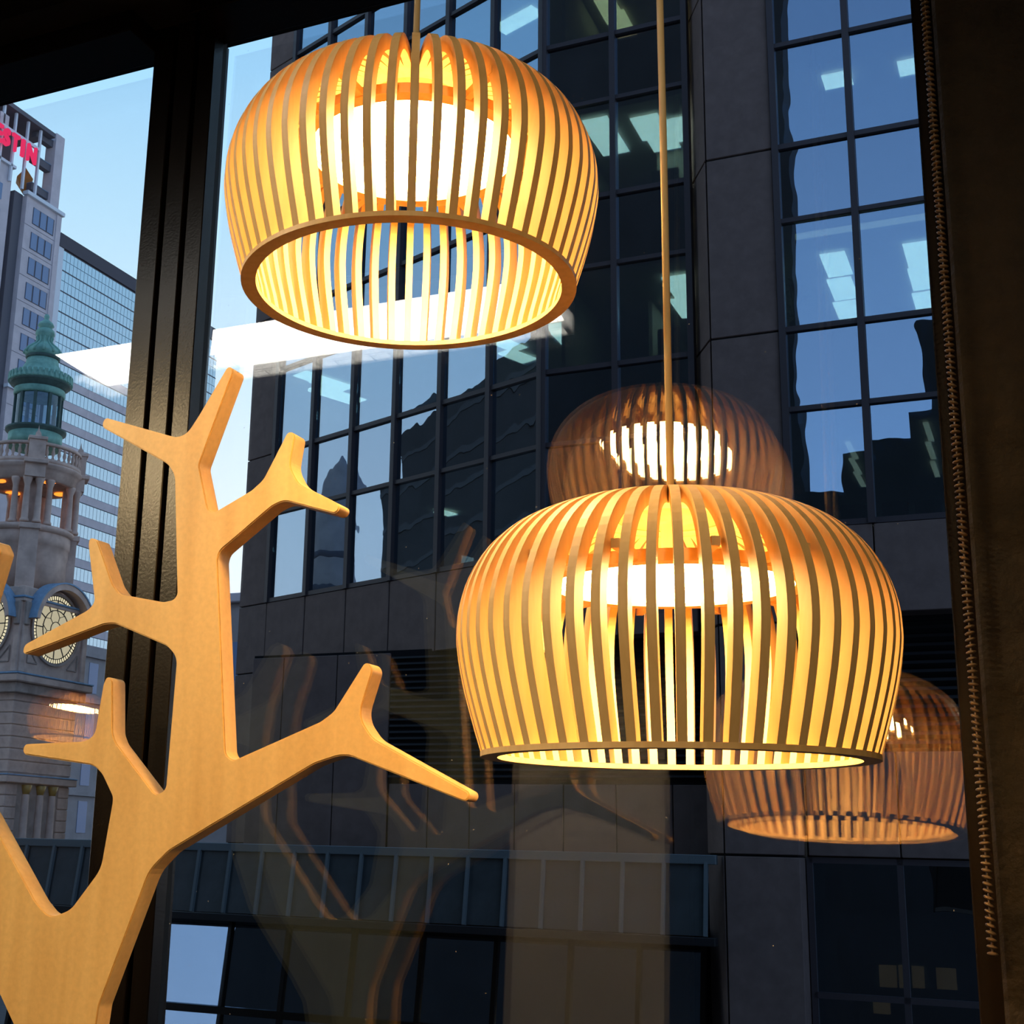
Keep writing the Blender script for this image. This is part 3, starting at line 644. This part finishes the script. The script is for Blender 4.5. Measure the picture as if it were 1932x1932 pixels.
# clock stage
HS = 2.7
FT.box('clock_stage', m_ashlar, ct, -HS, HS, -HS, HS, 10.1, tz(1128), bev=.03)
FT.box('clock_cornice', m_lead, ct, -HS-.22, HS+.22, -HS-.22, HS+.22, tz(1150), tz(1146), bev=.03); FT.box('clock_cornice', m_ashlar, ct, -HS-.15, HS+.15, -HS-.15, HS+.15, tz(1156), tz(1150), bev=.02)
def arc_solid(r0, r1, d0, d1, a0, a1, n, name, mat, M, parent=None):
    bm = bmesh.new(); q = []
    for i in range(n+1):
        a = a0+(a1-a0)*i/n; c, s = math.cos(a), math.sin(a)
        q.append([bm.verts.new((r*c, d, r*s)) for r, d in ((r0, d0), (r1, d0), (r1, d1), (r0, d1))])
    for i in range(n):
        for k in range(4): bm.faces.new((q[i][k], q[i][(k+1) % 4], q[i+1][(k+1) % 4], q[i+1][k]))
    if abs(a1-a0) < 6.28: bm.faces.new(q[0]); bm.faces.new(q[-1][::-1])
    bmesh.ops.recalc_face_normals(bm, faces=bm.faces)
    return put(name, mesh_from_bm(bm, name, mat), parent or ct, M)
CZK = 12.72; CR = 1.86
for k, (dx, dy, rz) in enumerate(((HS, 0, math.pi/2), (0, -HS, 0))):      # right face, left face
    M = Matrix.Translation((TX+dx, TY+dy, CZK)) @ Matrix.Rotation(rz, 4, 'Z')     # local -Y points out of the wall
    FF = Frame(TX, TY, rz)
    arc_solid(CR+.30, CR+.62, -.75, .05, .12, math.pi-.12, 28, 'clock_hood', m_ashlar, M); arc_solid(CR+.62, CR+.70, -.80, .05, .10, math.pi-.10, 28, 'hood_flashing', m_lead, M)
    arc_solid(CR+.02, CR+.16, -.14, .02, 0, 2*math.pi, 48, 'clock_surround', m_ashlar2, M)
    cf = bpy.data.objects.new('clock_face', None); link(cf, ct, rel(ct, M)); 
    def sub(name, me, L): o = bpy.data.objects.new(name, me); COL.objects.link(o); o.parent = cf; o.matrix_local = L; return o
    bm = bmesh.new(); add_lathe(bm, [(0, 0), (CR, 0), (CR, .04), (0, .04)], 48, cap=False)
    sub('opal_dial', mesh_from_bm(bm, 'opal_dial', m_opal), Matrix.Rotation(math.pi/2, 4, 'X') @ Matrix.Translation((0, 0, .0)))
    def ring(r0, r1, d, mat, nm, n=48):
        bm = bmesh.new(); add_lathe(bm, [(r0, 0), (r1, 0), (r1, d), (r0, d), (r0, 0)], n, cap=False); bmesh.ops.recalc_face_normals(bm, faces=bm.faces)
        return sub(nm, mesh_from_bm(bm, nm, mat), Matrix.Rotation(math.pi/2, 4, 'X'))
    ring(CR*.885, CR*.995, .055, m_opalrim, 'minute_track'); ring(CR*.86, CR*.885, .075, m_dark, 'track_ring'); ring(CR*.995, CR*1.03, .08, m_dark, 'outer_ring'); ring(CR*.56, CR*.585, .075, m_dark, 'inner_ring'); ring(CR*.22, CR*.24, .075, m_dark, 'centre_ring', 24)
    bm = bmesh.new()
    for i in range(60): add_box(bm, CR*.88, CR, -.022, .022, .05, .075, Matrix.Rotation(2*math.pi*i/60, 4, 'Z'))
    for i in range(12): add_box(bm, CR*.57, CR*.87, -.028, .028, .04, .075, Matrix.Rotation(2*math.pi*i/12, 4, 'Z'))
    for i in range(6):
        add_box(bm, CR*.23, CR*.40, -.015, .015, .04, .07, Matrix.Rotation(2*math.pi*i/6+.2, 4, 'Z'))
        for sg in (-1, 1): add_box(bm, 0, CR*.26, -.015, .015, .04, .07, Matrix.Rotation(2*math.pi*i/6+.2, 4, 'Z') @ Matrix.Translation((CR*.40, 0, 0)) @ Matrix.Rotation(sg*.9, 4, 'Z'))
    sub('tracery', mesh_from_bm(bm, 'tracery', m_dark), Matrix.Rotation(math.pi/2, 4, 'X'))
    # triangle panels below the dial, corner scroll pilasters
    for sx in (-1, 1):
        bm = bmesh.new(); t = [(1.25*sx, -2.05), (2.05*sx, -2.05), (2.05*sx, -1.2)]
        for a, b in zip(t, t[1:]+t[:1]): tube(bm, [(a[0], -.02, a[1]), (b[0], -.02, b[1])], .045, 5)
        put('triangle_panel', mesh_from_bm(bm, 'triangle_panel', m_ashlar2), ct, M)
        FF.box('corner_pilaster', m_ashlar, ct, sx*HS-.40*(sx > 0), sx*HS+.40*(sx < 0), -HS-.14, -HS+.05, 10.1, tz(1156), bev=.04)
        FF.box('pilaster_bracket', m_ashlar2, ct, sx*HS-.36*(sx > 0), sx*HS+.36*(sx < 0), -HS-.30, -HS-.10, 12.6, tz(1156), bev=.05)
FT.box('stage_cornice', m_ashlar, ct, -HS-.45, HS+.45, -HS-.45, HS+.45, 9.55, 9.95, bev=.06); FT.box('stage_flashing', m_lead, ct, -HS-.48, HS+.48, -HS-.48, HS+.48, 9.95, 10.05, bev=.03)
FT.box('stage_moulding', m_ashlar2, ct, -HS-.2, HS+.2, -HS-.2, HS+.2, 9.0, 9.55, bev=.04)
z = -4.2
HL = 2.55
FT.box('lower_core', m_ashlar2, ct, -HL+.05, HL-.05, -HL+.05, HL-.05, -4.2, 9.2)
zc = [z0 for z0 in np.arange(4.9, 9.0, .62)]
for z0 in zc: FT.box('stone_course', m_ashlar, ct, -HL, HL, -HL, HL, z0, z0+.57, bev=.03)
FT.box('string_course', m_ashlar, ct, -HL-.28, HL+.28, -HL-.28, HL+.28, 4.35, 4.72, bev=.04); FT.box('string_flashing', m_lead, ct, -HL-.3, HL+.3, -HL-.3, HL+.3, 4.72, 4.8, bev=.02)
for z0 in np.arange(-4.2, 4.3, .61):
    for sx, sy in ((1, -1), (1, 1), (-1, -1)): FT.box('corner_block', m_ashlar, ct, sx*HL-.9*(sx > 0), sx*HL+.9*(sx < 0), sy*HL-.9*(sy > 0), sy*HL+.9*(sy < 0), z0, z0+.56, bev=.03)
for i, py in enumerate((50, 77, 100)):     # three granite columns of the lower window, right face
    y = float(at_x(py, 1520, -50.0)[1])
    lathe('window_column', [(.30, 0), (.30, .3), (.22, .42), (.20, 2.5), (.17, 2.62)], m_ashlar, ct, (TX+HL+.02, y, 1.2), 14)
    lathe('gilded_capital', [(.18, 0), (.24, .2), (.32, .48)], pbr('gilt', (.45, .26, .06), .4) if 'gilt' not in MATS else MATS['gilt'], ct, (TX+HL+.02, y, 3.8), 14)

# plain stone building behind the clock tower
sb = empty('stone_building', (-70, 88, -4.2), 'pale stone building in shade between clock tower and window mullion', 'building')
xb = at_x(150, 1300, -70)[1]; FS = Frame(-70, 84, math.pi/2)
FS.box('wall', m_pale, sb, 0, 24, .0, 6, -4.2, float(at_x(160, 1215, -70)[2]), bev=.05)
for i in range(8):
    for k in range(5): FS.box('window', m_hotelglass, sb, .6+2.9*i, 1.7+2.9*i, -.04, .05, -1.5+3.6*k, .9+3.6*k)
for k in range(5): FS.box('ledge', m_pale, sb, -.1, 24.1, -.25, .05, 1.3+3.6*k, 1.6+3.6*k)

db = empty('distant_building', (-40, 64, -4.2), 'low grey stone building beyond the left end of the office tower', 'building')
WF.box('wall', m_pale, db, -45, -36, 60, 68, -4.2, 1.45+.205*60, bev=.05); WF.box('cornice', m_hotel, db, -45.3, -35.7, 59.6, 68, 1.45+.205*60, 1.45+.213*60, bev=.05)
for i in range(5):
    for k in range(4): WF.box('window', m_hotelglass, db, -44.3+1.7*i, -43.3+1.7*i, 59.95, 60.1, -.5+3.4*k, 1.5+3.4*k)

# ------------------------------------------------------------------ hotel tower with the sign
XH = -96.0
ht = empty('hotel_tower', (-98, 105, -4.2), 'grey stone hotel tower with open roof frame and pink sign letters', 'building')
FH = Frame(XH, 0, math.pi/2)     # u = world Y, w = -X (into the building)
FH.box('wing', m_hotel, ht, 103.2, 108.7, .0, 9, -4.2, 68.3)
FH.box('dark_return', m_hotel_d, ht, 101.9, 103.2, .6, 9, -4.2, 68.4); FH.box('glass_slot', m_hotelglass, ht, 100.9, 101.9, 1.4, 9, -4.2, 68)
FH.box('side_wing', m_hotel, ht, 88, 100.9, .2, 9, -4.2, 70.3, bev=.03); FH.box('side_cornice', m_hotelwhite, ht, 88, 101.1, -.1, .4, 70.3, 70.6)
FH.box('cornice', m_hotelwhite, ht, 102.9, 109.0, -.35, .4, 68.3, 68.75, bev=.03)
FH.box('corner_strip', m_hotel, ht, 108.0, 108.75, -.12, .1, -4.2, 68.2)
dzr = 2.87
for k in range(9):
    zt = 67.36-dzr*k
    FH.box('window_surround', m_hotel_d, ht, 104.3, 107.72, -.03, .02, zt-1.85, zt+.06)
    for j in range(3): FH.box('window', m_hotelglass, ht, 104.36+1.13*j, 105.26+1.13*j, -.08, .02, zt-1.80, zt)
    FH.box('stone_joint', m_hotel_d, ht, 103.2, 108.0, -.012, .01, zt-2.3, zt-2.25)
    FH.box('window', m_hotelglass, ht, 98.4, 99.6, .12, .25, zt-1.2, zt+.6); FH.box('slot_transom', m_hotel_d, ht, 100.9, 101.9, 1.3, 1.45, zt-2.4, zt-1.9)
FH.box('mid_ledge', m_hotelwhite, ht, 102.9, 109, -.3, .3, 67.36-dzr*7-.6, 67.36-dzr*7-.25)
# open roof frame
FH.box('roof_slab', m_hotel_d, ht, 88, 106.2, -.4, 9, 76.5, 77.0); FH.box('roof_core', m_hotel_d, ht, 88, 101.0, 2.2, 9, 70.3, 76.5)
FH.box('roof_back', m_hotel_d, ht, 101, 103.6, 3.0, 9, 68.5, 76.5)
for y in (98.6, 100.4, 102.3, 104.3): FH.box('frame_post', m_hotelwhite, ht, y-.13, y+.13, -.1, .16, 68.6, 76.5)
FH.box('frame_rail', m_hotelwhite, ht, 98.4, 104.4, -.12, .14, 74.0, 74.35)
FH.box('corner_column', m_hotel, ht, 106.9, 108.3, .1, 1.5, 68.7, 77.6, bev=.02)
for z0 in (75.9, 72.9, 69.6): FH.box('cross_beam', m_hotel_d, ht, 104.2, 107.0, .5, 1.2, z0, z0+.8); FH.box('beam_top', m_lead, ht, 104.2, 107.0, .45, 1.25, z0+.8, z0+.86)
bm = bmesh.new(); add_lathe(bm, [(0, -1.6), (1.2, 0), (0, 1.6)], 4); put('ochre_panel', mesh_from_bm(bm, 'ochre_panel', m_ochre), ht, Matrix.Translation((XH-2.2, 104.9, 71.2)))
FH.box('sign_box', m_hotel, ht, 98.0, 99.3, -.1, .3, 73.7, 75.5)
for z0 in (67.6, 39.6): pass
def letter(chx, y0, w):
    cu = bpy.data.curves.new('sign_letter', 'FONT'); cu.body = chx; cu.size = 1; cu.extrude = .06; cu.offset = .018
    o = bpy.data.objects.new('tmp', cu); COL.objects.link(o); bpy.context.view_layer.update()
    me = bpy.data.meshes.new_from_object(o.evaluated_get(bpy.context.evaluated_depsgraph_get())); bpy.data.objects.remove(o)
    me.materials.clear(); me.materials.append(m_pink); co = np.array([v.co[:] for v in me.vertices]); mn, mxx = co.min(0), co.max(0)
    for v in me.vertices: v.co = Vector(((v.co.x-mn[0])/(mxx[0]-mn[0])*w, (v.co.y-mn[1])/(mxx[1]-mn[1])*1.95, v.co.z*2.5))
    M = Matrix.Translation((XH+.55, y0, 71.75)) @ Matrix(((0, 0, 1, 0), (1, 0, 0, 0), (0, 1, 0, 0), (0, 0, 0, 1)))
    return put('sign_letter', me, ht, M)
yl = lambda x, y: float(at_x(x, y, XH+.55)[1])
for c, y0, w in (('W', yl(-32, 250), 1.75), ('E', yl(-9, 262), .95), ('S', yl(5.5, 270), .92), ('T', yl(21.5, 280), 1.02), ('I', yl(39, 292), .42), ('N', yl(50.5, 298), 1.35)): letter(c, y0, w)

# ------------------------------------------------------------------ glass office slab further back
XS = -110.0
gt = empty('glass_tower', (-112, 142, -4.2), 'long glass office slab with banded blue facade beside the clock tower', 'building')
FG = Frame(XS, 0, math.pi/2)
U0, U1 = 124.7, 161.0
FG.box('core', m_hotel_d, gt, U0, U1, .5, 14, -4.2, 73.9); FG.box('parapet', m_parapet, gt, U0-.1, U1+.1, -.25, .6, 74.1, 75.9, bev=.03)
FG.box('corner_strip', m_hotelwhite, gt, U0-.1, U0+.9, -.1, .5, -4.2, 74.1)
FH_ = 2.74; nfl = 27
bm = bmesh.new(); W = .72; npn = int((U1-U0-.9)/W)
for i in range(npn): add_box(bm, i*W+.03, (i+1)*W-.03, -.02, .0, .03, FH_/2-.06)
for i in range(npn): add_box(bm, i*W+.03, (i+1)*W-.03, -.02, .0, FH_/2+.02, FH_-.16)
pan2 = mesh_from_bm(bm, 'window_band', m_towerglass)
bm = bmesh.new()
for i in range(npn): add_box(bm, i*W+.03, (i+1)*W-.03, -.02, .0, .03, 1.62)
pan1 = mesh_from_bm(bm, 'window_band', m_towerglass)
BT = Matrix.Rotation(math.pi/2, 4, 'Z')
for k in range(nfl):
    zt = 74.05-FH_*(k+1)
    o = put('window_band', pan2 if k < 5 else pan1, gt, Matrix.Translation((XS, U0+.9, zt)) @ BT); o['kind'] = 'stuff'
    FG.box('band_backing', m_tglassback, gt, U0+.9, U1, .05, .5, zt, zt+FH_)
    if k >= 5:
        for q in range(5):
            u = U0+.9+7.2*q; FG.box('spandrel_panel', m_hotel, gt, u+.02, min(u+7.18, U1), -.06, .04, zt+1.70, zt+FH_-.03)
        FG.box('sill_line', m_hotel_d, gt, U0+.9, U1, -.09, .04, zt+1.62, zt+1.69)
    else: FG.box('sill_line', m_hotel_d, gt, U0+.9, U1, -.05, .04, zt+FH_-.14, zt+FH_-.04)

# ------------------------------------------------------------------ our own building and the street behind, seen mirrored in the opposite glass
def own(name, x0, x1, y0, y1, z0, z1): return wbox(name, m_own, None, x0, x1, y0, y1, z0, z1, kind=ROOM)
own('wall_outside_left', -30.2, -9.5, -8, 1.70, -4.2, 38); own('wall_outside_corner', -9.5, -7.3, .6, 1.70, -4.2, 38)
own('wall_outside_below', -7.3, 9, -4.3, 1.70, -4.2, -.13)
own('wall_outside_near', -7.3, -4.36, -4.3, 1.70, -.13, 2.96)
for i, (a, b, h) in enumerate(((-7.3, -5.97, 13.6), (-5.97, -5.1, 14.9), (-5.1, -3.85, 15.4), (-3.85, -3.2, 16.3), (-3.2, 9, 19.2))):
    own('wall_outside_step', a, b, -.6, 1.70, 2.96, h)
own('wall_outside_right', 1.86, 9, -10, 1.70, -.13, 2.96)
rb = empty('office_block', (-73, -10, -4.2), 'dark office block down the street, seen mirrored in the angled glass', 'building')
WF.box('body', m_own, rb, -87, -48, -12, -2.2, -4.2, 34.5)
for i in range(11): WF.box('floor_band', m_own2, rb, -87.1, -47.9, -2.25, -2.15, 1.2+3.1*i, 1.6+3.1*i)
for i in range(5): WF.box('rooftop_plant', m_own, rb, -84+8*i, -79+8*i, -11, -5, 34.5, 35.2+1.1*((i*7) % 3))
ot = empty('corner_tower', (-105, -4, -4.2), 'pale round office tower down the street, seen mirrored in the angled glass', 'building')
lathe('shaft', [(2.5, -4.2), (2.5, 31), (2.2, 34), (1.2, 36.5), (.3, 38)], m_pale, ot, (-105, -4, 0), 24)
for i in range(9): lathe('floor_ring', [(2.5, 0), (2.6, .1), (2.6, .6), (2.5, .7)], m_parapet, ot, (-105, -4, 1+3.3*i), 24, True, False)
